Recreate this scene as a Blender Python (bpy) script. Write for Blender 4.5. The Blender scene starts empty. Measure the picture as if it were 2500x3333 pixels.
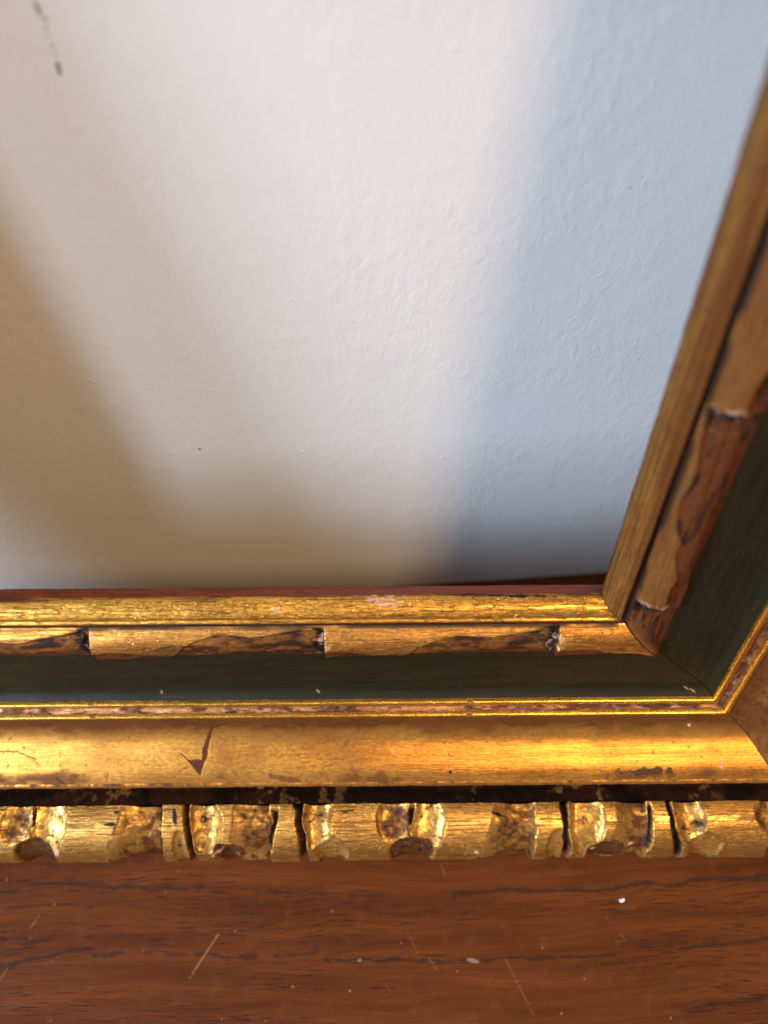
import bpy, math
import numpy as np

S = bpy.context.scene
C = S.collection
R = math.radians

# ------------------------------------------------------------------ camera
CAM_H, PITCH, ROLL, FPX = 0.22, 54.0, 0.45, 2517.0
cam = bpy.data.cameras.new('camera')
cam.sensor_fit = 'VERTICAL'; cam.sensor_height = 36.0; cam.sensor_width = 27.0
cam.lens = 36.0 * FPX / 3333.0
cam.clip_start = 0.005; cam.clip_end = 50
cam.dof.use_dof = True; cam.dof.focus_distance = 0.176; cam.dof.aperture_fstop = 8.0
camo = bpy.data.objects.new('camera', cam); C.objects.link(camo)
camo.location = (0, 0, CAM_H)
from mathutils import Matrix
camo.rotation_euler = (Matrix.Rotation(R(90 - PITCH), 4, 'X') @ Matrix.Rotation(R(-ROLL), 4, 'Z')).to_euler()
S.camera = camo

# ------------------------------------------------------------------ light
w = bpy.data.worlds.new('World'); S.world = w; w.use_nodes = True
bg = w.node_tree.nodes['Background']
bg.inputs[0].default_value = (1.0, 0.94, 0.88, 1); bg.inputs[1].default_value = 0.17

def area(name, loc, target, sx, sy, power, col):
    l = bpy.data.lights.new(name, 'AREA'); l.shape = 'RECTANGLE'; l.size = sx; l.size_y = sy
    l.energy = power; l.color = col
    o = bpy.data.objects.new(name, l); C.objects.link(o); o.location = loc
    from mathutils import Vector
    d = Vector(target) - Vector(loc)
    o.rotation_euler = d.to_track_quat('-Z', 'Y').to_euler()
    return o
def along(p, d, r):
    n = math.sqrt(sum(v * v for v in d)); return tuple(p[i] - d[i] / n * r for i in range(3))
P0 = (0.0, 0.08, 0.07)
area('warm_lamp', along(P0, (-.75, 1.0, -1.66), 1.0), P0, 0.19, 0.16, 6.5, (1.0, 0.66, 0.35))
area('window_daylight', along(P0, (.88, 1.0, -.54), 1.5), P0, 0.24, 1.0, 13.0, (0.66, 0.80, 1.0))
area('side_window_daylight', along(P0, (1.0, .49, -.60), 1.5), P0, 0.30, 0.50, 30.0, (0.59, 0.75, 1.0))

S.render.engine = 'CYCLES'
S.view_settings.view_transform = 'Standard'; S.view_settings.look = 'None'
S.view_settings.exposure = 0.0; S.view_settings.gamma = 1.0
S.render.resolution_x = 768; S.render.resolution_y = 1024

# ------------------------------------------------------------------ numpy helpers
def proj(P):
    """world points (..,3) -> photograph pixels (used to lay the seen wear marks and one painted shadow on the surfaces)"""
    c, s = math.cos(R(PITCH)), math.sin(R(PITCH))
    x, y, z = P[..., 0], P[..., 1], P[..., 2] - CAM_H
    Z = y * c - z * s; dn = -y * s - z * c
    a, b = x / Z * FPX, dn / Z * FPX
    cr, sr = math.cos(R(ROLL)), math.sin(R(ROLL))
    return 1250 + a * cr + b * sr, 1666.5 + b * cr - a * sr
def lattice(seed):
    return np.random.RandomState(seed).rand(256, 256)
_L = {}
def vn(x, y, seed=0):
    if seed not in _L: _L[seed] = lattice(seed)
    L = _L[seed]
    xi = np.floor(x).astype(int); yi = np.floor(y).astype(int)
    fx = x - xi; fy = y - yi
    fx = fx * fx * (3 - 2 * fx); fy = fy * fy * (3 - 2 * fy)
    a = L[xi & 255, yi & 255]; b = L[(xi + 1) & 255, yi & 255]
    c = L[xi & 255, (yi + 1) & 255]; d = L[(xi + 1) & 255, (yi + 1) & 255]
    return (a * (1 - fx) + b * fx) * (1 - fy) + (c * (1 - fx) + d * fx) * fy
def fbm(x, y, seed=0, o=4):
    r = 0; a = .5; n = 0
    for k in range(o):
        r = r + a * vn(x * 2 ** k + 17.3 * k, y * 2 ** k + 5.1 * k, seed + k); n += a; a *= .55
    return r / n
def sm(a, b, x):
    t = np.clip((x - a) / (b - a), 0, 1); return t * t * (3 - 2 * t)
def seg(px, py, x0, y0, x1, y1):
    dx, dy = x1 - x0, y1 - y0; t = np.clip(((px - x0) * dx + (py - y0) * dy) / (dx * dx + dy * dy), 0, 1)
    return np.hypot(px - x0 - t * dx, py - y0 - t * dy)
def blob(px, py, cx, cy, rx, ry, ang=0, nz=None, amt=.5):
    a = math.radians(ang); X = px - cx; Y = py - cy
    u = (X * math.cos(a) + Y * math.sin(a)) / rx; v = (-X * math.sin(a) + Y * math.cos(a)) / ry
    q = 1 - np.sqrt(u * u + v * v)
    if nz is not None: q = q + (nz - .5) * 2 * amt
    return sm(0, .3, q)

# ------------------------------------------------------------------ node helpers
def mat(name):
    m = bpy.data.materials.new(name); m.use_nodes = True
    t = m.node_tree; t.nodes.clear()
    out = t.nodes.new('ShaderNodeOutputMaterial'); b = t.nodes.new('ShaderNodeBsdfPrincipled')
    t.links.new(b.outputs[0], out.inputs[0]); return m, t, b
def put(t, sock, v):
    if hasattr(v, 'links'): t.links.new(v, sock)
    else:
        try: sock.default_value = v
        except Exception: sock.default_value = (*v, 1)
def uvmap(t, sx, sy, ox=0, oy=0):
    u = t.nodes.new('ShaderNodeUVMap'); u.uv_map = 'UVMap'
    m = t.nodes.new('ShaderNodeMapping'); t.links.new(u.outputs[0], m.inputs[0])
    m.inputs['Scale'].default_value = (sx, sy, 1); m.inputs['Location'].default_value = (ox, oy, 0)
    return m.outputs[0]
def noise(t, vec, scale=1, detail=4, rough=.55, dist=0):
    n = t.nodes.new('ShaderNodeTexNoise'); n.noise_dimensions = '3D'
    put(t, n.inputs['Vector'], vec); n.inputs['Scale'].default_value = scale
    n.inputs['Detail'].default_value = detail; n.inputs['Roughness'].default_value = rough
    n.inputs['Distortion'].default_value = dist; return n.outputs[0]
def vor(t, vec, scale=1, feature='DISTANCE_TO_EDGE'):
    n = t.nodes.new('ShaderNodeTexVoronoi'); n.feature = feature
    put(t, n.inputs['Vector'], vec); n.inputs['Scale'].default_value = scale; return n.outputs[0]
def ramp(t, v, a, b, lo=0., hi=1.):
    n = t.nodes.new('ShaderNodeMapRange'); n.interpolation_type = 'SMOOTHSTEP'
    put(t, n.inputs[0], v); n.inputs[1].default_value = a; n.inputs[2].default_value = b
    n.inputs[3].default_value = lo; n.inputs[4].default_value = hi; return n.outputs[0]
def mth(t, op, a, b=0.):
    n = t.nodes.new('ShaderNodeMath'); n.operation = op; put(t, n.inputs[0], a); put(t, n.inputs[1], b); return n.outputs[0]
def mul(t, a, b): return mth(t, 'MULTIPLY', a, b)
def add(t, a, b): return mth(t, 'ADD', a, b)
def mx(t, a, b): return mth(t, 'MAXIMUM', a, b)
def sat(t, a):
    n = t.nodes.new('ShaderNodeClamp'); put(t, n.inputs[0], a); return n.outputs[0]
def mixc(t, f, a, b):
    n = t.nodes.new('ShaderNodeMix'); n.data_type = 'RGBA'; put(t, n.inputs[0], f); put(t, n.inputs[6], a); put(t, n.inputs[7], b); return n.outputs[2]
def mixf(t, f, a, b):
    n = t.nodes.new('ShaderNodeMix'); n.data_type = 'FLOAT'; put(t, n.inputs[0], f); put(t, n.inputs[2], a); put(t, n.inputs[3], b); return n.outputs[0]
def attr(t, name):
    n = t.nodes.new('ShaderNodeAttribute'); n.attribute_name = name; return n.outputs['Fac']
def bump(t, h, dist, strength=1., prev=None):
    n = t.nodes.new('ShaderNodeBump'); n.inputs['Strength'].default_value = strength; n.inputs['Distance'].default_value = dist
    put(t, n.inputs['Height'], h)
    if prev is not None: t.links.new(prev, n.inputs['Normal'])
    return n.outputs[0]
def objco(t, s=(1, 1, 1), rot=(0, 0, 0)):
    c = t.nodes.new('ShaderNodeTexCoord'); m = t.nodes.new('ShaderNodeMapping')
    t.links.new(c.outputs['Object'], m.inputs[0]); m.inputs['Scale'].default_value = s; m.inputs['Rotation'].default_value = rot
    return m.outputs[0]

# ------------------------------------------------------------------ materials
# UV of every rail strip is in millimetres: u along the rail, v across the profile
def gold_mat(name, crack=1., streak=1., light=(.93, .60, .20), deep=(.50, .25, .07), rough=.36, metal=.97, spec=.14, mb=.22, darkc=(.022, .013, .009)):
    m, t, b = mat(name)
    big = noise(t, uvmap(t, .05, .12), 1, 3)
    fine = noise(t, uvmap(t, .06, 1.9), 1, 4, .7)
    fine2 = noise(t, uvmap(t, .16, 3.6, 7), 1, 3, .6)
    mott = noise(t, uvmap(t, .9, 1.1, 3), 1, 5, .65)
    cr = vor(t, uvmap(t, .75, 1.5), 1)
    crd = noise(t, uvmap(t, .4, .4, 11), 1, 3)
    crk = mul(t, ramp(t, cr, .0, .06, 1, 0), ramp(t, crd, .42, .62))
    crk = mul(t, crk, crack)
    col = mixc(t, ramp(t, add(t, mul(t, big, .55), mul(t, mott, .45)), .27, .72), deep, light)
    lines = mul(t, mx(t, ramp(t, fine, .50, .40), mul(t, ramp(t, fine2, .47, .38), .8)), streak)
    lines = mul(t, lines, mth(t, 'SUBTRACT', 1., mul(t, attr(t, 'smooth'), .85)))
    red = attr(t, 'red'); dark = attr(t, 'dark'); pale = attr(t, 'pale'); smooth = attr(t, 'smooth')
    col = mixc(t, mul(t, lines, .85), col, (.13, .045, .012))
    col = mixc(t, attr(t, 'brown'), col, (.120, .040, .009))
    col = mixc(t, mul(t, crk, .8), col, (.09, .035, .012))
    speck = ramp(t, noise(t, uvmap(t, .8, 1.2, 31), 1, 4, .7), .66, .72)
    col = mixc(t, mul(t, speck, .8), col, (.10, .035, .015))
    rn = noise(t, uvmap(t, 1.2, 2.2, 5), 1, 4, .7)
    redm = sat(t, mul(t, red, ramp(t, add(t, rn, mul(t, red, .45)), .45, .75)))
    col = mixc(t, redm, col, (.085, .022, .008))
    b.inputs['Specular IOR Level'].default_value = spec
    dn_ = noise(t, uvmap(t, 1.6, 1.9, 9), 1, 4, .7)
    darkm = sat(t, mul(t, dark, ramp(t, add(t, dn_, mul(t, dark, .55)), .52, .82)))
    col = mixc(t, darkm, col, darkc)
    col = mixc(t, pale, col, (.62, .36, .27))
    put(t, b.inputs['Base Color'], col)
    nonm = sat(t, add(t, add(t, redm, mul(t, darkm, .9)), add(t, pale, mul(t, lines, .5))))
    nonm = sat(t, add(t, nonm, mul(t, attr(t, 'brown'), .65)))
    put(t, b.inputs['Metallic'], mixf(t, nonm, metal, 0.))
    rg = add(t, mixf(t, smooth, rough, .28), mul(t, add(t, mott, -.5), .25))
    rg = mixf(t, nonm, rg, .48)
    put(t, b.inputs['Roughness'], rg)
    hgt = add(t, mul(t, lines, -.28), mul(t, crk, -.8))
    hgt = add(t, hgt, mul(t, mott, mb))
    put(t, b.inputs['Normal'], bump(t, hgt, .00013, .8))
    return m
M_band = gold_mat('gold_leaf_crazed', 1.0, 1.0, (1.0, .55, .09), (.70, .32, .05), .30)
M_carv = gold_mat('gold_leaf_carved', .6, .8, (.95, .48, .10), (.52, .20, .045), .34)
M_cove = gold_mat('gold_leaf_cove', .0, .30, (.95, .45, .085), (.55, .22, .04), .32, mb=.08)
M_fil = gold_mat('gold_leaf_fillet', .1, .3, (1.0, .57, .09), (.85, .42, .07), .27)
M_chan = gold_mat('gold_worn_channel', .2, .5, (.70, .34, .13), (.32, .12, .05), .42)
M_bead = gold_mat('gold_leaf_edge', .5, 1.0, (1.0, .57, .14), (.68, .33, .07), .32)
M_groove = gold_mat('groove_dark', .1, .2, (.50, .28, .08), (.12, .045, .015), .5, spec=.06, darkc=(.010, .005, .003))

m, t, b = mat('red_bole_paint')
n1 = noise(t, uvmap(t, .15, .8), 1, 4); 
put(t, b.inputs['Base Color'], mixc(t, mx(t, attr(t, 'dark'), ramp(t, n1, .5, .7, 0, .7)), (.19, .036, .012), (.06, .014, .006)))
put(t, b.inputs['Roughness'], .55); b.inputs['Specular IOR Level'].default_value = .25; M_red = m

m, t, b = mat('dark_green_paint')
n1 = noise(t, uvmap(t, .05, .5), 1, 4); n2 = noise(t, uvmap(t, .15, 5.), 1, 3); sp = noise(t, uvmap(t, 2.4, 2.6), 1, 2, .5)
col = mixc(t, ramp(t, n1, .35, .65), (.010, .0090, .0034), (.016, .0135, .0046))
col = mixc(t, ramp(t, n2, .55, .7, 0, .5), col, (.035, .027, .010))
col = mixc(t, ramp(t, sp, .735, .76, 0, .9), col, (.30, .26, .16))
col = mixc(t, attr(t, 'pale'), col, (.45, .25, .15))
put(t, b.inputs['Base Color'], col)
put(t, b.inputs['Roughness'], add(t, .42, mul(t, n2, .2))); b.inputs['Specular IOR Level'].default_value = .24
put(t, b.inputs['Normal'], bump(t, add(t, n2, sp), .00006, .5)); M_green = m

m, t, b = mat('frame_back_wood')
put(t, b.inputs['Base Color'], mixc(t, noise(t, uvmap(t, .02, .8), 1, 4), (.16, .08, .04), (.30, .17, .08)))
put(t, b.inputs['Roughness'], .7); M_back = m

# ------------------------------------------------------------------ setting: table top
def link_mesh(name, V, F, uv, attrs, mt, parent=None, smooth=True):
    me = bpy.data.meshes.new(name)
    nv, nf = len(V), len(F)
    me.vertices.add(nv); me.vertices.foreach_set('co', V.astype(np.float32).ravel())
    me.loops.add(nf * 4); me.loops.foreach_set('vertex_index', F.astype(np.int32).ravel())
    me.polygons.add(nf); me.polygons.foreach_set('loop_start', np.arange(0, nf * 4, 4, dtype=np.int32))
    me.polygons.foreach_set('loop_total', np.full(nf, 4, np.int32))
    me.polygons.foreach_set('use_smooth', np.full(nf, smooth))
    me.update(calc_edges=True)
    u = me.uv_layers.new(name='UVMap'); u.data.foreach_set('uv', uv[F.ravel()].astype(np.float32).ravel())
    for k, a in attrs.items():
        at = me.attributes.new(k, 'FLOAT', 'POINT'); at.data.foreach_set('value', np.ascontiguousarray(a, dtype=np.float32).ravel())
    me.materials.append(mt)
    o = bpy.data.objects.new(name, me); C.objects.link(o)
    if parent: o.parent = parent
    return o
def grid_faces(n, m_, flip=False):
    i = np.arange(n * m_).reshape(n, m_)
    a, b_, c, d = i[:-1, :-1].ravel(), i[1:, :-1].ravel(), i[1:, 1:].ravel(), i[:-1, 1:].ravel()
    return np.stack([a, d, c, b_] if flip else [a, b_, c, d], 1)

m, t, b = mat('walnut_veneer')
g1 = noise(t, uvmap(t, .012, .16), 1, 5, .6)
g2 = noise(t, uvmap(t, .035, .9, 4), 1, 5, .6)
pore = noise(t, uvmap(t, .13, 2.3, 9), 1, 3, .6)
zone = noise(t, uvmap(t, .014, .11, 21), 1, 3, .5)
fig = noise(t, uvmap(t, .25, .25, 2), 1, 4, .6)
col = mixc(t, ramp(t, g1, .32, .68), (.086, .0195, .0030), (.155, .0400, .0068))
col = mixc(t, ramp(t, g2, .40, .70, 0, .45), col, (.062, .016, .004))
col = mixc(t, ramp(t, fig, .5, .75, 0, .3), col, (.17, .058, .014))
pm = mul(t, ramp(t, pore, .555, .62), ramp(t, zone, .41, .56))
col = mixc(t, mul(t, pm, .70), col, (.022, .012, .008))
dk = sat(t, mul(t, attr(t, 'dark'), ramp(t, add(t, noise(t, uvmap(t, .20, 2.6, 14), 1, 4, .7), mul(t, attr(t, 'dark'), .16)), .52, .61)))
col = mixc(t, mul(t, dk, .66), col, (.020, .013, .010))
col = mixc(t, mul(t, attr(t, 'pale'), .7), col, (.40, .18, .07))
col = mixc(t, attr(t, 'fleck'), col, (.50, .36, .26))
dust = ramp(t, noise(t, uvmap(t, 1.7, 1.7, 40), 1, 2, .5), .77, .80)
col = mixc(t, mul(t, dust, .3), col, (.40, .24, .14))
put(t, b.inputs['Base Color'], col)
put(t, b.inputs['Roughness'], add(t, .46, mul(t, g2, .12)))
b.inputs['Specular IOR Level'].default_value = .15
put(t, b.inputs['Normal'], bump(t, add(t, mul(t, add(t, pm, dk), -1.), mul(t, g2, .4)), .00012, .5)); M_table = m

def table_top():
    xs = np.concatenate([np.linspace(-.75, -.14, 30)[:-1], np.linspace(-.14, .14, 860), np.linspace(.14, .75, 30)[1:]])
    ys = np.concatenate([np.linspace(-.45, -.03, 20)[:-1], np.linspace(-.03, .065, 330), np.linspace(.065, .16, 20)[1:]])
    X, Y = np.meshgrid(xs, ys, indexing='ij')
    P = np.stack([X, Y, np.zeros_like(X)], -1)
    px, py = proj(P)
    mmx, mmy = X * 1e3, Y * 1e3
    kx = np.array([-600, -150, 0, 200, 600, 1250, 1800, 2500, 3200]); kc = np.array([60, 30, 15, -8, -6, 10, -5, -46, -90])
    pxl = 1250 + X / .205 * FPX
    cur = np.interp(pxl, kx, kc); k = np.ones(41) / 41
    cur = np.apply_along_axis(lambda c: np.convolve(np.pad(c, 20, 'edge'), k, 'valid'), 0, cur)
    wob = (fbm(mmx * .02, mmy * .03, 50, 3) - .5) * 5 + (fbm(mmx * .07, mmy * .1, 55, 3) - .5) * 1.2
    gv = mmy + cur * .082 + wob
    uv = np.stack([mmx, gv], -1).reshape(-1, 2)
    nz = fbm(px / 60, py / 12, 60, 4)
    def line(pts, wd):
        d = np.full(px.shape, 1e9)
        for (a, b_), (c, e) in zip(pts[:-1], pts[1:]): d = np.minimum(d, seg(px, py + (fbm(px / 110, py * 0 + 1, 62, 3) - .5) * 26 + (fbm(px / 17, py / 9, 64, 3) - .5) * 12, a, b_, c, e))
        wv = wd * (.5 + 2.2 * np.clip(fbm(px / 55, py / 30, 65, 3) - .25, 0, 1))
        return np.clip(.9 * sm(wv * 1.1, wv * .3, d) + .12 * sm(wv * 3.5, wv, d), 0, 1)
    ok = (np.abs(X) < .14) & (Y > -.03) & (Y < .065)
    dark = line([(0, 2903), (140, 2880), (420, 2883), (660, 2892)], 9) * .9
    dark = np.maximum(dark, line([(840, 2905), (1100, 2910), (1250, 2912)], 12) * .65)
    dark = np.maximum(dark, line([(1480, 2906), (1700, 2898), (2030, 2886), (2200, 2872), (2500, 2853)], 11))
    dark = np.maximum(dark, line([(-20, 3145), (110, 3125), (190, 3110), (300, 3088)], 9) * .95)
    dark = np.maximum(dark, line([(310, 3107), (400, 3098)], 11)); dark = np.maximum(dark, line([(460, 3095), (520, 3092), (620, 3106)], 8) * .8)
    dark = np.maximum(dark, line([(640, 3110), (730, 3115), (830, 3112)], 11)); dark = np.maximum(dark, line([(900, 3118), (1010, 3108), (1030, 3090)], 10) * .8)
    dark = np.maximum(dark, line([(1060, 3124), (1250, 3127), (1500, 3124), (1780, 3114), (2000, 3100)], 9))
    dark = np.maximum(dark, line([(2110, 3095), (2250, 3082), (2500, 3053)], 8) * .8)
    dark = np.maximum(dark, line([(640, 3045), (760, 3030), (860, 3018)], 10) * .7)
    dark = np.maximum(dark, line([(2250, 3282), (2500, 3247)], 8) * .9)
    dark = np.maximum(dark, line([(30, 3103), (120, 3075)], 12) * .8)
    dark = np.maximum(dark, blob(px, py, 295, 2952, 14, 9, -15, nz, .3))
    sc = np.zeros_like(px)
    for x0, y0, x1, y1, wd, st in [(618, 3182, 710, 3042, 5, .75), (100, 3020, 128, 2975, 5, .4), (1325, 3025, 1365, 3120, 4, .3), (1645, 3120, 1735, 3300, 4, .35),
                                   (1395, 3120, 1430, 3165, 4, .4), (1435, 2815, 1450, 2850, 4, .3), (2020, 3040, 2035, 3060, 4, .3), (0, 3190, 25, 3150, 4, .4),
                                   (1255, 3200, 1275, 3235, 3, .25), (1975, 2985, 1985, 3005, 3, .35), (1610, 3170, 1640, 3210, 3, .2), (1585, 3215, 1600, 3180, 3, .25)]:
        sc = np.maximum(sc, st * sm(wd, wd * .3, seg(px, py, x0, y0, x1, y1)) * sm(.3, .5, fbm(px / 9, py / 9, 66, 3)))
    fl = np.zeros_like(px)
    rs = np.random.RandomState(8)
    for k_ in range(20):
        cx, cy = rs.uniform(0, 2500), rs.uniform(2830, 3330); r = rs.choice([2.2, 2.8, 3.6, 5.0], p=[.6, .3, .09, .01])
        fl = np.maximum(fl, rs.uniform(.2, .55) * sm(r * 1.4, r * .5, np.hypot((px - cx), (py - cy) * .7)))
    fl = np.maximum(fl, .5 * blob(px, py, 1540, 3127, 22, 7, 12, nz, .3)); fl = np.maximum(fl, .4 * blob(px, py, 1170, 3126, 9, 7, 0, nz, .3))
    z = ok.astype(float)
    o = link_mesh('tabletop', P.reshape(-1, 3), grid_faces(len(xs), len(ys)), uv, {'dark': dark * z, 'pale': sc * z, 'fleck': fl * z}, M_table)
    o['kind'] = 'structure'
    return o
table_top()

# ------------------------------------------------------------------ setting: wall
m, t, b = mat('white_wall_paint')
big = noise(t, objco(t, (14, 14, 14)), 1, 4)
peel = noise(t, objco(t, (420, 420, 300)), 1, 3, .55, .6)
peel2 = noise(t, objco(t, (1150, 1150, 700), (0, .6, 0)), 1, 3, .6, .3)
patch = ramp(t, noise(t, objco(t, (35, 35, 35)), 1, 3), .38, .62, .35, 1.)
lump = ramp(t, noise(t, objco(t, (240, 240, 420)), 1, 2, .5), .70, .80)
put(t, b.inputs['Base Color'], mixc(t, big, (.70, .685, .65), (.75, .735, .70)))
put(t, b.inputs['Roughness'], .55); b.inputs['Specular IOR Level'].default_value = .3
hh = add(t, mul(t, patch, add(t, mul(t, peel, 1.), mul(t, peel2, .45))), mul(t, lump, .55))
put(t, b.inputs['Normal'], bump(t, hh, .0006, .26)); M_wall = m

WALL_YAW = 4.0
wall_root = (0.0465, 0.1324, 0.0)
def wall():
    xs = np.linspace(-.8, .8, 30); zs = np.linspace(-.03, .9, 20)
    X, Z = np.meshgrid(xs, zs, indexing='ij')
    V = np.stack([X, X * 0, Z], -1).reshape(-1, 3)
    V2 = V + np.array([0, .02, 0])
    F = grid_faces(30, 20); n = len(V)
    o = link_mesh('wall', np.concatenate([V, V2]), np.concatenate([F, F[:, ::-1] + n]), np.concatenate([V[:, [0, 2]]] * 2) * 1e3, {}, M_wall)
    o.location = wall_root; o.rotation_euler = (0, 0, R(WALL_YAW)); o['kind'] = 'structure'
    return o
wall_o = wall()
# dirt spots and paint nibs that stand on the wall
m, t, b = mat('grey_dirt'); put(t, b.inputs['Base Color'], mixc(t, noise(t, objco(t, (900,) * 3), 1, 3), (.10, .085, .05), (.26, .23, .17))); put(t, b.inputs['Roughness'], .8); M_dirt = m
def nib_mesh(seed):
    rs = np.random.RandomState(seed); V = [(0, -.45, 0)]; F = []
    for r, y in ((.55, -.35), (1.0, .05)):
        for k in range(9):
            a = k / 9 * 2 * math.pi; q = r * rs.uniform(.75, 1.2); V.append((q * math.cos(a), y, q * math.sin(a)))
    for k in range(9):
        k2 = (k + 1) % 9; F.append((0, 1 + k2, 1 + k)); F.append((1 + k, 1 + k2, 10 + k2, 10 + k))
    me = bpy.data.meshes.new('dirt_speck'); me.from_pydata(V, [], F); me.polygons.foreach_set('use_smooth', [True] * len(F)); return me
cy_, sy_ = math.cos(R(WALL_YAW)), math.sin(R(WALL_YAW))
def on_wall(px, py):
    cr, sr = math.cos(R(ROLL)), math.sin(R(ROLL)); a0, b0 = px - 1250, py - 1666.5
    a = (a0 * cr - b0 * sr) / FPX; b_ = (a0 * sr + b0 * cr) / FPX
    c, s = math.cos(R(PITCH)), math.sin(R(PITCH)); d = (a, c - b_ * s, -s - b_ * c)
    nx, ny = -sy_, cy_
    k = (wall_root[0] * nx + wall_root[1] * ny) / (d[0] * nx + d[1] * ny)
    wx, wy, wz = d[0] * k - wall_root[0], d[1] * k - wall_root[1], d[2] * k + CAM_H
    return (wx * cy_ + wy * sy_, wz)
nibs = [nib_mesh(k) for k in range(4)]
for me in nibs: me.materials.append(M_dirt)
wnibs = [me.copy() for me in nibs]
for me in wnibs: me.materials.clear(); me.materials.append(M_wall); me.name = 'paint_nib'
for i, (px, py, r, ax) in enumerate([(117, 18, 7, 1.6), (127, 36, 7, 1.8), (146, 62, 7, .9), (151, 90, 6, 1), (158, 115, 4, 1), (167, 139, 3, 1), (171, 151, 4.5, 1), (180, 173, 5, 1), (187, 191, 3, 1),
                                     (189, 214, 9, 1.4), (193, 232, 7.5, 1.6), (650, 1462, 6, .8), (766, 375, 3, 1.), (2050, 610, 4, .8)]):
    o = bpy.data.objects.new('dirt_speck', nibs[i % 4]); C.objects.link(o); o.parent = wall_o
    x, z = on_wall(px, py); k = r / FPX * .12 * (1.6 if py > 1000 else 1.05)
    o.location = (x, 0, z); o.scale = (k, k * .25, k * ax)
for i, (px, py, r, ax) in enumerate([(562, 340, 10, .5), (405, 612, 8, .9), (488, 856, 10, .5), (672, 958, 9, .9), (745, 718, 8, .9), (990, 1470, 13, .6), (1475, 160, 32, .22), (1620, 152, 16, .3), (2060, 468, 13, .6), (495, 870, 7, .8), (350, 1130, 7, .6), (1440, 1490, 10, 1), (700, 180, 14, .25)]):
    o = bpy.data.objects.new('paint_nib', wnibs[i % 4]); C.objects.link(o); o.parent = wall_o
    x, z = on_wall(px, py); k = r / FPX * .12 * (1.6 if py > 1000 else 1.05)
    o.location = (x, 0, z); o.scale = (k, k * .30 if ax > .4 else k * .12, k * ax * .9)

# ------------------------------------------------------------------ the picture frame
TILT = 8.0
X0, XL, FH = .1276, -.1745, .306          # outer right, outer left, outer height (m)
BASE = np.array([0, .04616, 0.0])
frame = bpy.data.objects.new('picture_frame', None); C.objects.link(frame)
frame.location = BASE; frame.rotation_euler = (R(-TILT), 0, 0); frame.empty_display_size = .05
frame['label'] = 'empty antique gilded picture frame with dark green band leaning against white wall'
frame['category'] = 'picture frame'
cT, sT = math.cos(R(TILT)), math.sin(R(TILT))
def to_world(L):
    return np.stack([L[..., 0], BASE[1] + L[..., 1] * cT + L[..., 2] * sT, -L[..., 1] * sT + L[..., 2] * cT], -1)

def resample(pts, n, smooth=True):
    pts = np.array(pts, float)
    if smooth and len(pts) > 2:
        P = np.vstack([2 * pts[0] - pts[1], pts, 2 * pts[-1] - pts[-2]]); out = []
        for i in range(1, len(P) - 2):
            tt = np.linspace(0, 1, 24, endpoint=False)[:, None]
            a, b_, c, d = P[i - 1], P[i], P[i + 1], P[i + 2]
            out.append(.5 * (2 * b_ + (c - a) * tt + (2 * a - 5 * b_ + 4 * c - d) * tt ** 2 + (3 * b_ - a - 3 * c + d) * tt ** 3))
        pts = np.vstack(out + [P[-2][None]])
    L = np.concatenate([[0], np.cumsum(np.hypot(*np.diff(pts, axis=0).T))])
    q = np.linspace(0, L[-1], n)
    return np.stack([np.interp(q, L, pts[:, 0]), np.interp(q, L, pts[:, 1])], 1), q

def strip(rail, name, pts, nt, nv, mt, parent, fn=None, smooth=True, label=None):
    """one moulding run: profile pts (s,d) in mm swept along a rail and mitred at both ends"""
    pr, arc = resample(pts, nv, smooth)
    tg = np.gradient(pr, axis=0); tg /= np.linalg.norm(tg, axis=1)[:, None] + 1e-9
    nr = np.stack([-tg[:, 1], tg[:, 0]], 1)            # outward (towards the viewer) for a path running from sight edge to outer edge
    nr = np.stack([tg[:, 1], -tg[:, 0]], 1) if (nr[:, 1].mean() < 0) else nr
    s = pr[:, 0] * 1e-3
    lo, hi = {'bottom': (XL, X0), 'top': (XL, X0), 'left': (0, FH), 'right': (0, FH)}[rail]
    a = np.linspace(0, 1, nt)[:, None]
    SEAM = .00010
    T = (lo + s + SEAM)[None] * (1 - a) + (hi - s - SEAM)[None] * a
    V_ = np.broadcast_to(arc[None], T.shape)
    def place(sv, dv):
        return {'bottom': lambda: np.stack([T, -dv, sv], -1), 'top': lambda: np.stack([T, -dv, FH - sv], -1),
                'left': lambda: np.stack([XL + sv, -dv, T], -1), 'right': lambda: np.stack([X0 - sv, -dv, T], -1)}[rail]()
    sv = np.broadcast_to(s[None], T.shape); dv = np.broadcast_to(pr[None, :, 1] * 1e-3, T.shape)
    W = to_world(place(sv, dv)); px, py = proj(W)
    at = {k: np.zeros(T.shape) for k in ('red', 'dark', 'pale', 'smooth', 'brown')}
    if fn:
        disp, extra = fn(rail, T, V_ / arc[-1], V_, px, py, pr)
        at.update(extra)
        sv = sv + disp * 1e-3 * nr[None, :, 0]; dv = dv + disp * 1e-3 * nr[None, :, 1]
    L = place(sv, dv)
    uv = np.stack([T * 1e3, V_ + pts[0][0] * 3], -1).reshape(-1, 2)
    if rail != 'bottom': uv = uv + np.array([437., 61.])
    o = link_mesh(name, L.reshape(-1, 3), grid_faces(nt, nv, rail in ('bottom', 'left')), uv, at, mt, parent)
    if label: o['label'] = label
    return o

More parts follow.
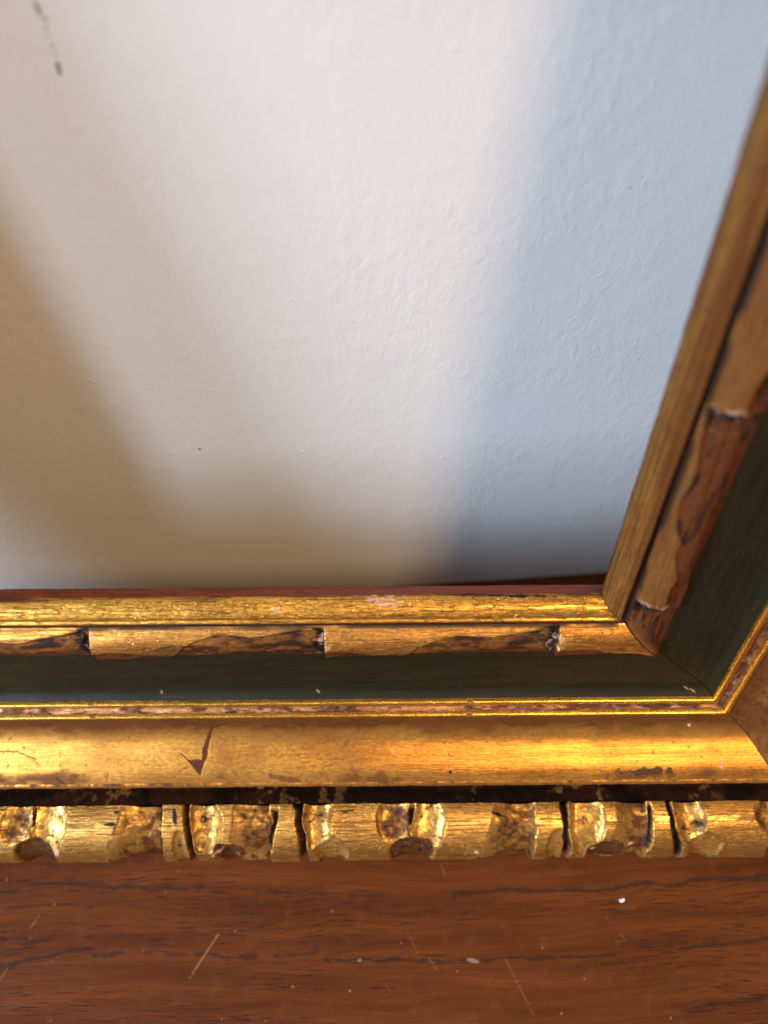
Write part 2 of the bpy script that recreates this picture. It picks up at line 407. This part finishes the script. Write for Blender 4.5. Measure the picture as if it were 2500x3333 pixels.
K = .194 / FPX                                         # metres for one photograph pixel at the carved edge
ANG = np.array([84, 70, 50, 30, 10, -10, -40, -90.]); VV = np.array([0, .2, .48, .73, .92, 1.0, 1.08, 1.2])
def carve_edge(x, v, xn):
    """gouge depth (mm) of the repeating carved pattern; x in pattern units around the thumb cut, v 0 top .. 1 bottom"""
    nz = (fbm(xn / 22, v * 6, 70, 4) - .5)
    x = x + (fbm(xn / 40, v * 3, 75, 3) - .5) * 22 + (fbm(xn / 160, v * .5, 76, 2) - .5) * 44; v = v + (fbm(xn / 45, v * 1.5, 78, 3) - .5) * .14
    D = np.zeros_like(x); slot = np.zeros_like(x); rim = np.zeros_like(x); thumb = np.zeros_like(x); stain = np.zeros_like(x)
    def bowl(cx, cv, rx, rv, d, p=.75, th=0):
        nonlocal D, rim, thumb
        q = 1 - ((x - cx) / rx) ** 2 - ((v - cv) / rv) ** 2
        if th: thumb = np.maximum(thumb, sm(0, .25, q))
        D = np.maximum(D, d * np.clip(q, 0, 1) ** (p * .8))
        rim = np.maximum(rim, np.exp(-((q - .01) / .06) ** 2) * (.6 + .4 * (d > 2)))
    def rampc(xa, xb, d, slope=0, vlo=-.2, vhi=1.3):
        nonlocal D, rim, stain
        xl = xa + slope * (1 - v)
        u = np.clip((x - xl) / (xb - xl), 0, 1.0)
        wall_ = sm(xb + 7, xb - 2, x)
        win = sm(vlo, vlo + .25, v) * sm(vhi, vhi - .2, v)
        D = np.maximum(D, d * np.sin(u * 1.5) ** 1.1 * wall_ * win)
        stain = np.maximum(stain, np.clip(.35 + .65 * u, 0, 1) * (u > 0) * wall_ * win)
        rim = np.maximum(rim, np.exp(-((x - xl) / 6) ** 2) * win * .8)
    def cut(c, wd, d, v0=-.2, v1=1.3, lean=0):
        nonlocal D, slot
        q = np.clip(1 - np.abs(x - c - lean * (v - .5)) / wd, 0, 1) ** .6 * sm(v0 - .06, v0 + .04, v) * sm(v1 + .06, v1 - .04, v)
        D = np.maximum(D, d * q); slot = np.maximum(slot, q)
    # first motif
    rampc(-410, -226, 3.6, 70, -.15, 1.4)
    bowl(-158, .80, 30, .30, 1.3)
    cut(-129, 15, 3.2, lean=14)
    bowl(-70, .40, 56, .56, 2.8)
    bowl(0, .90, 57, .20, 1.9, .6, 1)
    rampc(6, 136, 2.8, 18, -.2, 1.15)
    cut(146, 9, 2.6, .1, .85, lean=-14)
    cut(230, 12, 3.2, lean=20)
    bowl(283, .30, 50, .50, 2.8)
    bowl(326, .86, 54, .30, 1.8)
    # second motif
    for off in (583, -639):
        bowl(off - 50, .30, 56, .40, 2.0); bowl(off + 58, .36, 66, .50, 2.3)
        stain = np.maximum(stain, .8 * sm(0, .3, 1 - ((x - off + 50) / 56) ** 2 - ((v - .30) / .40) ** 2))
        cut(off - 1, 8, 3.0, .02, .38)
        bowl(off + 8, .90, 72, .28, 2.0, .6, 1)
    g = np.clip(D / 1.2, 0, 1)
    D = D * .8 + nz * .35 * g
    return D, slot, rim * (1 - slot), g, thumb, stain
def fn_edge(rail, T, v01, arc, px, py, pr):
    ang = np.degrees(np.arctan2(pr[:, 0] - 10.5, pr[:, 1] + 7.0)); v = np.interp(-ang, -ANG, VV)
    v = np.broadcast_to(v[None], T.shape)
    t0 = (740 - 1250) * K if rail == 'bottom' else .085
    x = (T - t0) / K
    xn = x + 9000; x = (x + 611) % 1222 - 611
    D, slot, rim, g, thumb, stain = carve_edge(x, v, xn)
    D = D * (.75 + .5 * fbm(xn / 90, v * .4, 79, 2))
    D = D * sm(.0003, .003, T - T[:1]) * sm(.0003, .003, T[-1:] - T)
    a = T * 1e3
    nz = fbm(a * .35, arc * .35, 90, 5); nz2 = fbm(a * .9, arc * .9, 97, 4)
    dark = slot ** 1.3 * .9 + thumb * .35 + g * sm(.60, .74, .5 * nz + .5 * nz2) * .8 + g * sm(.60, .68, fbm(a * .5, arc * 1.4, 99, 4)) * .55 + sm(.70, .78, nz) * .5  # thumb cuts: shade of the hollow painted in as dark and brown
    red = rim * 1.0 * sm(.25, .45, nz2) + g * sm(.55, .7, nz2) * .5 + sm(.93, 1.02, v) * .8 * sm(.40, .6, nz)
    pale = g * sm(.74, .78, nz2) * .3 * sm(.4, .8, v)
    if rail == 'bottom':
        for cx, cy, rx, ry in ((2060, 2763, 13, 8), (1932, 2773, 11, 5), (705, 2788, 16, 5), (185, 2776, 9, 12), (1550, 2774, 8, 5)):
            pale = np.maximum(pale, blob(px, py, cx, cy, rx, ry, 0, nz2, .3))
        for cx, cy, rx, ry, an in ((360, 2684, 20, 9, 0), (380, 2645, 12, 6, -10), (1625, 2652, 28, 9, 15), (570, 2660, 10, 30, 0), (1130, 2640, 40, 6, -5)):
            dark = np.maximum(dark, blob(px, py, cx, cy, rx, ry, an, nz2, .5))
        # corner cut
    und = (fbm(a * .06, arc * .1, 93, 3) - .5) * .5
    return -D + und, {'dark': np.clip(dark, 0, 1), 'red': np.clip(red, 0, 1), 'pale': pale, 'smooth': g * (1 - slot) * (1 - thumb), 'brown': np.clip(thumb * .9 + stain * (.35 + .45 * sm(.30, .70, nz2)) + g * (.12 + sm(.34, .72, nz) * .5) + slot, 0, 1)}

def fn_carv(rail, T, v01, arc, px, py, pr):
    """inner carved moulding: long leaf-like scoops that deepen to a chopped step every 50 mm"""
    per = 50.0
    w0 = T * 1e3 + 12.9 if rail in ('bottom', 'top') else T * 1e3 - 85.0
    ph = w0 % per; kk = np.floor(w0 / per).astype(int) + (20 if rail in ('right', 'left') else 0)
    RS = np.random.RandomState(5).rand(64, 4)[kk % 64]  # every hand-cut section differs
    a = T * 1e3; nz = fbm(a * .25, arc * .6, 110, 4); nz2 = fbm(a * .8, arc * .9, 115, 4)
    v = v01 / .76 + (fbm(a * .10, arc * .3, 112, 3) - .5) * .12                     # the lowest quarter turns under, towards the green panel
    v = v + (RS[..., 0] - .5) * .16 * np.sin(np.clip(ph / per, 0, 1) * math.pi)
    u = ph / per                                        # 0 just right of a step .. 1 at the next step
    hold = sm(1.0, .86, v01) * sm(0, .06, v01) * sm(.0006, .006, T - T[:1]) * sm(.0006, .006, T[-1:] - T)   # the moulding keeps its straight edges
    # long scoop that deepens towards the next step
    uu = np.linspace(0, 1, 401)
    tc = np.interp(uu, [0, .30, .42, .55, .70, .82, .93, 1], [1.3, 1.2, .48, .22, .34, .20, .12, .06])
    tc[140:] = np.convolve(np.pad(tc, 30, 'edge'), np.hanning(61) / np.hanning(61).sum(), 'valid')[140:]
    top = np.interp(u, uu, tc)
    inn = sm(0, .05, v - top)
    dep = np.interp(u + (RS[..., 1] - .5) * .15 * (u < .9), [0, .36, .6, .8, .97, 1], [0, .35, .7, 1.0, 1.5, 1.6]) * inn * (1.35 if rail == 'right' else 1)
    leaf = np.clip(1 - ((u - .09) / .14) ** 2 - ((v - .93) / .24) ** 2, 0, 1) ** .7 * 1.1
    low = sm(0, .06, v - np.interp(u, [0, .2, .35, .5, .62, .8, 1], [.80, .76, .52, .60, .66, .56, .5])) * .5 * sm(.12, .2, u)
    step = np.clip(1 - np.abs(u - .975 - .012 * np.sin(v * 7)) / .028, 0, 1) ** .45 * sm(.02, .14, v01) * 2.3
    D = np.maximum.reduce([dep + low * .8, leaf, low, step]) * hold
    g = np.clip(D / .7, 0, 1)
    D = D + (nz2 - .5) * .22 * g
    st = np.clip(step / 2.3, 0, 1) * hold
    edge = np.exp(-((v - top) / .05) ** 2) * sm(.36, .45, u)
    dark = st * .85 + g * sm(.50, .64, nz) * .8 + sm(.12, .02, v01) * sm(.35, .6, fbm(a * .09, arc * 0, 118, 3)) * .9 + sm(.82, 1., u) * g * .4 + edge * .7 * sm(.35, .6, nz)
    red = g * .75 * sm(.45, .62, nz2) + sm(.90, .99, v) * .9
    if rail != 'bottom': red = np.maximum(red, .45)
    brown = np.clip(g * (.8 + .2 * sm(.4, .6, nz)) + (0 if rail == 'bottom' else .80), 0, 1)  # carving off the bottom rail: shaded look painted in as brown and red
    pale = st * sm(.60, .7, nz2) * .7 + sm(.030, .012, np.abs(u - .003)) * sm(.45, .6, nz2) * sm(.05, .2, v01) * sm(.7, .6, v01) * .5
    return -D + (fbm(a * .05, arc * .2, 119, 3) - .5) * .4, {'dark': np.clip(dark, 0, 1), 'red': np.clip(red, 0, 1), 'pale': pale, 'brown': brown}

def fn_band(rail, T, v01, arc, px, py, pr):
    a = T * 1e3; nz = fbm(a * .2, arc * .8, 130, 4); nz2 = fbm(a * .9, arc * 1.2, 134, 4)
    dark = sm(.25, .0, v01) * sm(.42, .62, nz) * .7 + sm(.70, .78, nz2) * .5
    red = sm(.14, .02, v01) * .8
    pale = np.zeros_like(a)
    if rail == 'bottom':
        fray = sm(.38, .62, fbm(px / 26, py / 3.5, 137, 3))
        pale = np.maximum(.85 * fray * blob(px, py, 1265, 1952, 70, 26, 8, nz2, .7), .5 * blob(px, py, 900, 1985, 14, 10, 0, nz2, .5))
        dark = np.maximum(dark, sm(3.5, 1., seg(px, py + (nz2 - .5) * 16, 650, 2002, 775, 1993)))
        dark = np.maximum(dark, blob(px, py, 1690, 1940, 60, 7, 1, nz2, .6)); dark = np.maximum(dark, blob(px, py, 1650, 1938, 200, 5, 1, nz2, .7))
        red = np.maximum(red, sm(340, 40, px) * sm(1975, 1955, py)); red = np.maximum(red, sm(1250, 300, px) * sm(1962, 1940, py) * .9)  # shadow on the band's left top edge painted in as red-brown
        red = np.maximum(red, blob(px, py, 1300, 2004, 60, 4, -3, nz2, .6))
    brown = np.full(T.shape, .0) if rail == 'bottom' else .70 + .25 * sm(.4, .65, fbm(a * .03, arc * 1.5, 138, 3))  # other rails: gold in shade imitated by a browner, redder colour
    if rail != 'bottom': red = np.maximum(red, .42)
    return (nz - .5) * .22 - np.where(pale > .3, .1, 0), {'brown': brown, 'dark': np.clip(dark, 0, 1), 'red': np.clip(red, 0, 1), 'pale': pale}
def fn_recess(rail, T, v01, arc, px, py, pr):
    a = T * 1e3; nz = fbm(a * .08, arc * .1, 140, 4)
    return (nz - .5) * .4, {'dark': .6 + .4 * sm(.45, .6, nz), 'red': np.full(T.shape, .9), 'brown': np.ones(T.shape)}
def fn_lip(rail, T, v01, arc, px, py, pr):
    a = T * 1e3; nz = fbm(a * .3, arc * .2, 150, 4)
    return (nz - .5) * .35, {'dark': sm(.55, .7, fbm(a * .06, arc, 152, 3)) * .6}
def fn_green(rail, T, v01, arc, px, py, pr):
    a = T * 1e3; nz = fbm(a * .1, arc * .2, 160, 3); pale = np.zeros_like(a)
    if rail == 'bottom':
        n2 = fbm(a * .9, arc * .9, 161, 3)
        for cx, cy, rx, ry, an in ((1034, 2246, 5, 3, 60), (528, 2256, 6, 5, 0), (2236, 2240, 6, 3, 10), (2255, 2248, 4, 3, 0)):
            pale = np.maximum(pale, blob(px, py, cx, cy, rx, ry, an, n2, .3))
    return (nz - .5) * .25, {'pale': pale}
def fn_chan(rail, T, v01, arc, px, py, pr):
    a = T * 1e3; nz = fbm(a * .25, arc * .9, 170, 4)
    return (nz - .5) * .3, {'red': sm(.40, .62, nz) * .95, 'dark': sm(.58, .7, fbm(a * .3, arc, 173, 3)) * .7, 'pale': sm(.66, .72, fbm(a * .5, arc, 175, 3)) * .15}
def fn_fil(rail, T, v01, arc, px, py, pr):
    a = T * 1e3; nz = fbm(a * .2, arc * .3, 180, 4)
    return (nz - .5) * .18, {'red': sm(.66, .74, nz) * .9}
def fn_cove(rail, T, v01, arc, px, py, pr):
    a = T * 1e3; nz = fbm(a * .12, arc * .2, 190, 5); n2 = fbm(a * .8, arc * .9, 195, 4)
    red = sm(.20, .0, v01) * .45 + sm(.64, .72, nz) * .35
    brown = np.clip(sm(.52, .10, v01 + (nz - .5) * .35) * .97 + sm(.80, 1., v01 + (nz - .5) * .4) * .55 + sm(.52, .70, nz) * .35, 0, 1)  # patina together with painted shade along the cove's top and bottom
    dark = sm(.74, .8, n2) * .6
    if rail != 'bottom': brown = np.maximum(brown, .70 + .25 * sm(.35, .6, nz)); red = np.maximum(red, .35 + .4 * sm(.35, .65, n2))  # coves of the other rails: shade put into the colour as maroon-brown
    if rail == 'bottom':
        w_ = (n2 - .5) * 14
        d = np.minimum.reduce([seg(px + w_, py, 742, 2352, 691, 2367) + 2, seg(px + w_, py, 691, 2367, 676, 2413), seg(px + w_, py, 676, 2413, 663, 2470) - 2])
        mark = sm(9, 4, d)
        tri = (sm(2466, 2474, py + w_)) * sm(0, 6, (px - (604 + (py - 2472) * .80))) * sm(0, 6, (672 - (py - 2472) * .30) - px)
        mark = np.maximum(mark, tri)
        mark = np.maximum(mark, sm(3.5, 1, seg(px, py + w_, 590, 2455, 612, 2475))); mark = np.maximum(mark, .8 * sm(3.5, 1, seg(px, py + w_, 588, 2508, 620, 2492)))
        mark = np.maximum(mark, .7 * sm(5, 1.5, seg(px, py + w_, 690, 2520, 770, 2550)))
        for x0, y0, x1, y1, wd, st in ((0, 2446, 55, 2446, 4, .8), (55, 2446, 118, 2472, 4, .7), (28, 2410, 52, 2390, 4, .6), (185, 2535, 215, 2558, 9, .8), (352, 2515, 350, 2545, 7, .6), (130, 2490, 110, 2475, 4, .5)):
            mark = np.maximum(mark, st * sm(wd, wd * .3, seg(px + w_, py + w_ * .6, x0, y0, x1, y1)))
        red = np.maximum(red, mark * 1.0)
        mk = mark
        for cx, cy, rx, ry, an, st in ((930, 2535, 75, 12, 8, .8), (1070, 2492, 24, 7, -5, .7), (985, 2522, 20, 10, 20, .6), (1466, 2513, 6, 6, 0, 1), (2090, 2518, 130, 22, -2, .8), (1880, 2520, 60, 10, 0, .5), (345, 2522, 9, 14, 0, .5), (272, 2521, 5, 3, 0, .8), (2195, 2375, 6, 6, 0, .7), (2420, 2505, 5, 4, 0, .8)):
            red = np.maximum(red, st * blob(px, py, cx, cy, rx, ry, an, n2, .7))
        dark = np.maximum(dark, .9 * blob(px, py, 1466, 2513, 6, 6)); dark = np.maximum(dark, .6 * blob(px, py, 2110, 2512, 90, 14, -2, n2, .7))
        pale = np.zeros_like(a)
        for cx, cy, r in ((2243, 2360, 6), (2350, 2482, 5), (2349, 2497, 5)): pale = np.maximum(pale, blob(px, py, cx, cy, r, r, 0, n2, .2))
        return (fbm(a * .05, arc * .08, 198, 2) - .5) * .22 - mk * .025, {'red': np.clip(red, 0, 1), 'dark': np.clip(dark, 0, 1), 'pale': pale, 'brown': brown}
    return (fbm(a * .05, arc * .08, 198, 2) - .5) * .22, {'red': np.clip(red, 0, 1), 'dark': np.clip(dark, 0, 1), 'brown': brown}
def fn_rim(rail, T, v01, arc, px, py, pr):
    a = T * 1e3; nz = fbm(a * .5, arc * .3, 200, 4)
    return (nz - .5) * .35, {'dark': sm(.64, .72, nz) * .6, 'red': sm(.55, .65, nz) * .4, 'brown': .15 + .5 * sm(.4, .6, nz)}
def fn_groove(rail, T, v01, arc, px, py, pr):
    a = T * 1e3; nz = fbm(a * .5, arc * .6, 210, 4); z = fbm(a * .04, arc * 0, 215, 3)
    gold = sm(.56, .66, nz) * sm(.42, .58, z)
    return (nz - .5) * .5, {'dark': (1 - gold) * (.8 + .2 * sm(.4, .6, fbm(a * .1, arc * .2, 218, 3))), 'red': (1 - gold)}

def bead_pts(a0, a1, n):
    return [(10.5 + 10.5 * math.sin(R(a)), -7 + 10.5 * math.cos(R(a))) for a in np.linspace(a0, a1, n)]
def build_rail(rail, nt, q):
    body, arc = None, None
    # the plain wooden core of the rail carries the mouldings as its sub-parts
    r = strip(rail, rail_names[rail], [(0, -7), (0, -28.2), (80.2, -28.4), (80.3, -28.0)], 12, 12, M_back, frame, smooth=False)
    n = lambda k: max(4, int(k * q))
    strip(rail, 'sight_edge', [(80.3, -28.0), (81.3, -26.2), (82.0, -24.4)], nt, n(6), M_red, r, fn_lip)
    strip(rail, 'gold_band', [(82.0, -24.4), (81.8, -23.0), (80.9, -21.4), (79.6, -20.5), (78.8, -20.4), (78.4, -20.0), (78.0, -20.0), (77.8, -20.4)], nt, n(44), M_band, r, fn_band)
    strip(rail, 'recess', [(77.8, -20.4), (77.4, -21.2), (77.0, -21.2), (76.7, -20.4)], nt, n(7), M_chan, r, fn_recess)
    strip(rail, 'carved_moulding', [(76.7, -20.4), (76.1, -19.7), (74.5, -18.3), (72.5, -17.4), (70.2, -17.1), (68.3, -17.8), (67.4, -19.7)], nt, n(64), M_carv, r, fn_carv)
    strip(rail, 'green_panel', [(67.5, -19.6), (62, -19.7), (56, -19.7), (53.6, -19.5), (52.2, -19.0), (51.3, -18.2), (51.0, -17.9)], nt // 3, n(26), M_green, r, fn_green)
    strip(rail, 'gold_fillet', [(51.0, -17.9), (50.8, -17.0), (50.3, -16.7), (49.8, -16.8), (49.6, -17.2)], nt // 2, n(10), M_fil, r, fn_fil)
    strip(rail, 'worn_channel', [(49.6, -17.2), (49.0, -17.2), (48.3, -16.5), (47.9, -16.2)], nt, n(10), M_chan, r, fn_chan)
    strip(rail, 'gold_fillet', [(47.9, -16.2), (47.7, -15.5), (47.3, -15.2), (46.9, -15.4), (46.8, -15.8)], nt // 2, n(8), M_fil, r, fn_fil)
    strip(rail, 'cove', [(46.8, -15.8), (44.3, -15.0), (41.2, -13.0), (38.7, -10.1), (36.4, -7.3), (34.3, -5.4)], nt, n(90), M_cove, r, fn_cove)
    strip(rail, 'rim', [(34.3, -5.4), (33.9, -5.0), (33.4, -4.85), (32.9, -5.0), (32.6, -5.4)], nt, n(8), M_cove, r, fn_rim)
    strip(rail, 'groove', [(32.6, -5.4), (31.8, -8.5), (31.0, -10.8), (29, -11.6), (24, -11.6), (21.2, -11.4), (20.6, -10.4), (20.95, -8.5), (20.95, -6)], nt, n(34), M_groove, r, fn_groove)
    strip(rail, 'carved_edge', bead_pts(84, -90, 24), int(nt * 1.15), n(110), M_bead, r, fn_edge)
    return r
rail_names = {'bottom': 'bottom_rail', 'right': 'right_rail', 'left': 'left_rail', 'top': 'top_rail'}
build_rail('bottom', 1150, 1.0)
build_rail('right', 800, .8)
build_rail('left', 260, .3)
build_rail('top', 260, .3)

# ------------------------------------------------------------------ small loose things
m, t, b = mat('white_paint_flake'); put(t, b.inputs['Base Color'], mixc(t, noise(t, objco(t, (1500,) * 3), 1, 3), (.62, .60, .58), (.80, .78, .76))); put(t, b.inputs['Roughness'], .5)
def flake():
    V = [(-.9, -.5), (-.1, -.75), (.75, -.35), (.95, .3), (.2, .6), (-.2, .45), (-.8, .7), (-1.0, .1)]
    n = len(V); vs = [(x, y, .10 + .12 * x * y) for x, y in V] + [(x * .96, y * .96, .32 + .12 * x * y + .1 * (x > 0)) for x, y in V]
    F = [tuple(range(n))[::-1], tuple(range(n, 2 * n))] + [(k, (k + 1) % n, n + (k + 1) % n, n + k) for k in range(n)]
    me = bpy.data.meshes.new('paint_flake'); me.from_pydata(vs, [], F); me.materials.append(m)
    o = bpy.data.objects.new('paint_flake', me); C.objects.link(o); o.scale = (.00085, .0007, .0007); o.rotation_euler = (0, 0, .3)
    o['label'] = 'tiny white paint flake lying on the brown tabletop'; o['category'] = 'flake'
    return o
fo = flake()
def on_table(px, py):
    cr, sr = math.cos(R(ROLL)), math.sin(R(ROLL)); a0, b0 = px - 1250, py - 1666.5
    a = (a0 * cr - b0 * sr) / FPX; b_ = (a0 * sr + b0 * cr) / FPX
    c, s = math.cos(R(PITCH)), math.sin(R(PITCH)); k = CAM_H / (s + b_ * c)
    return (a * k, (c - b_ * s) * k, 0)
fo.location = on_table(2025, 2931)
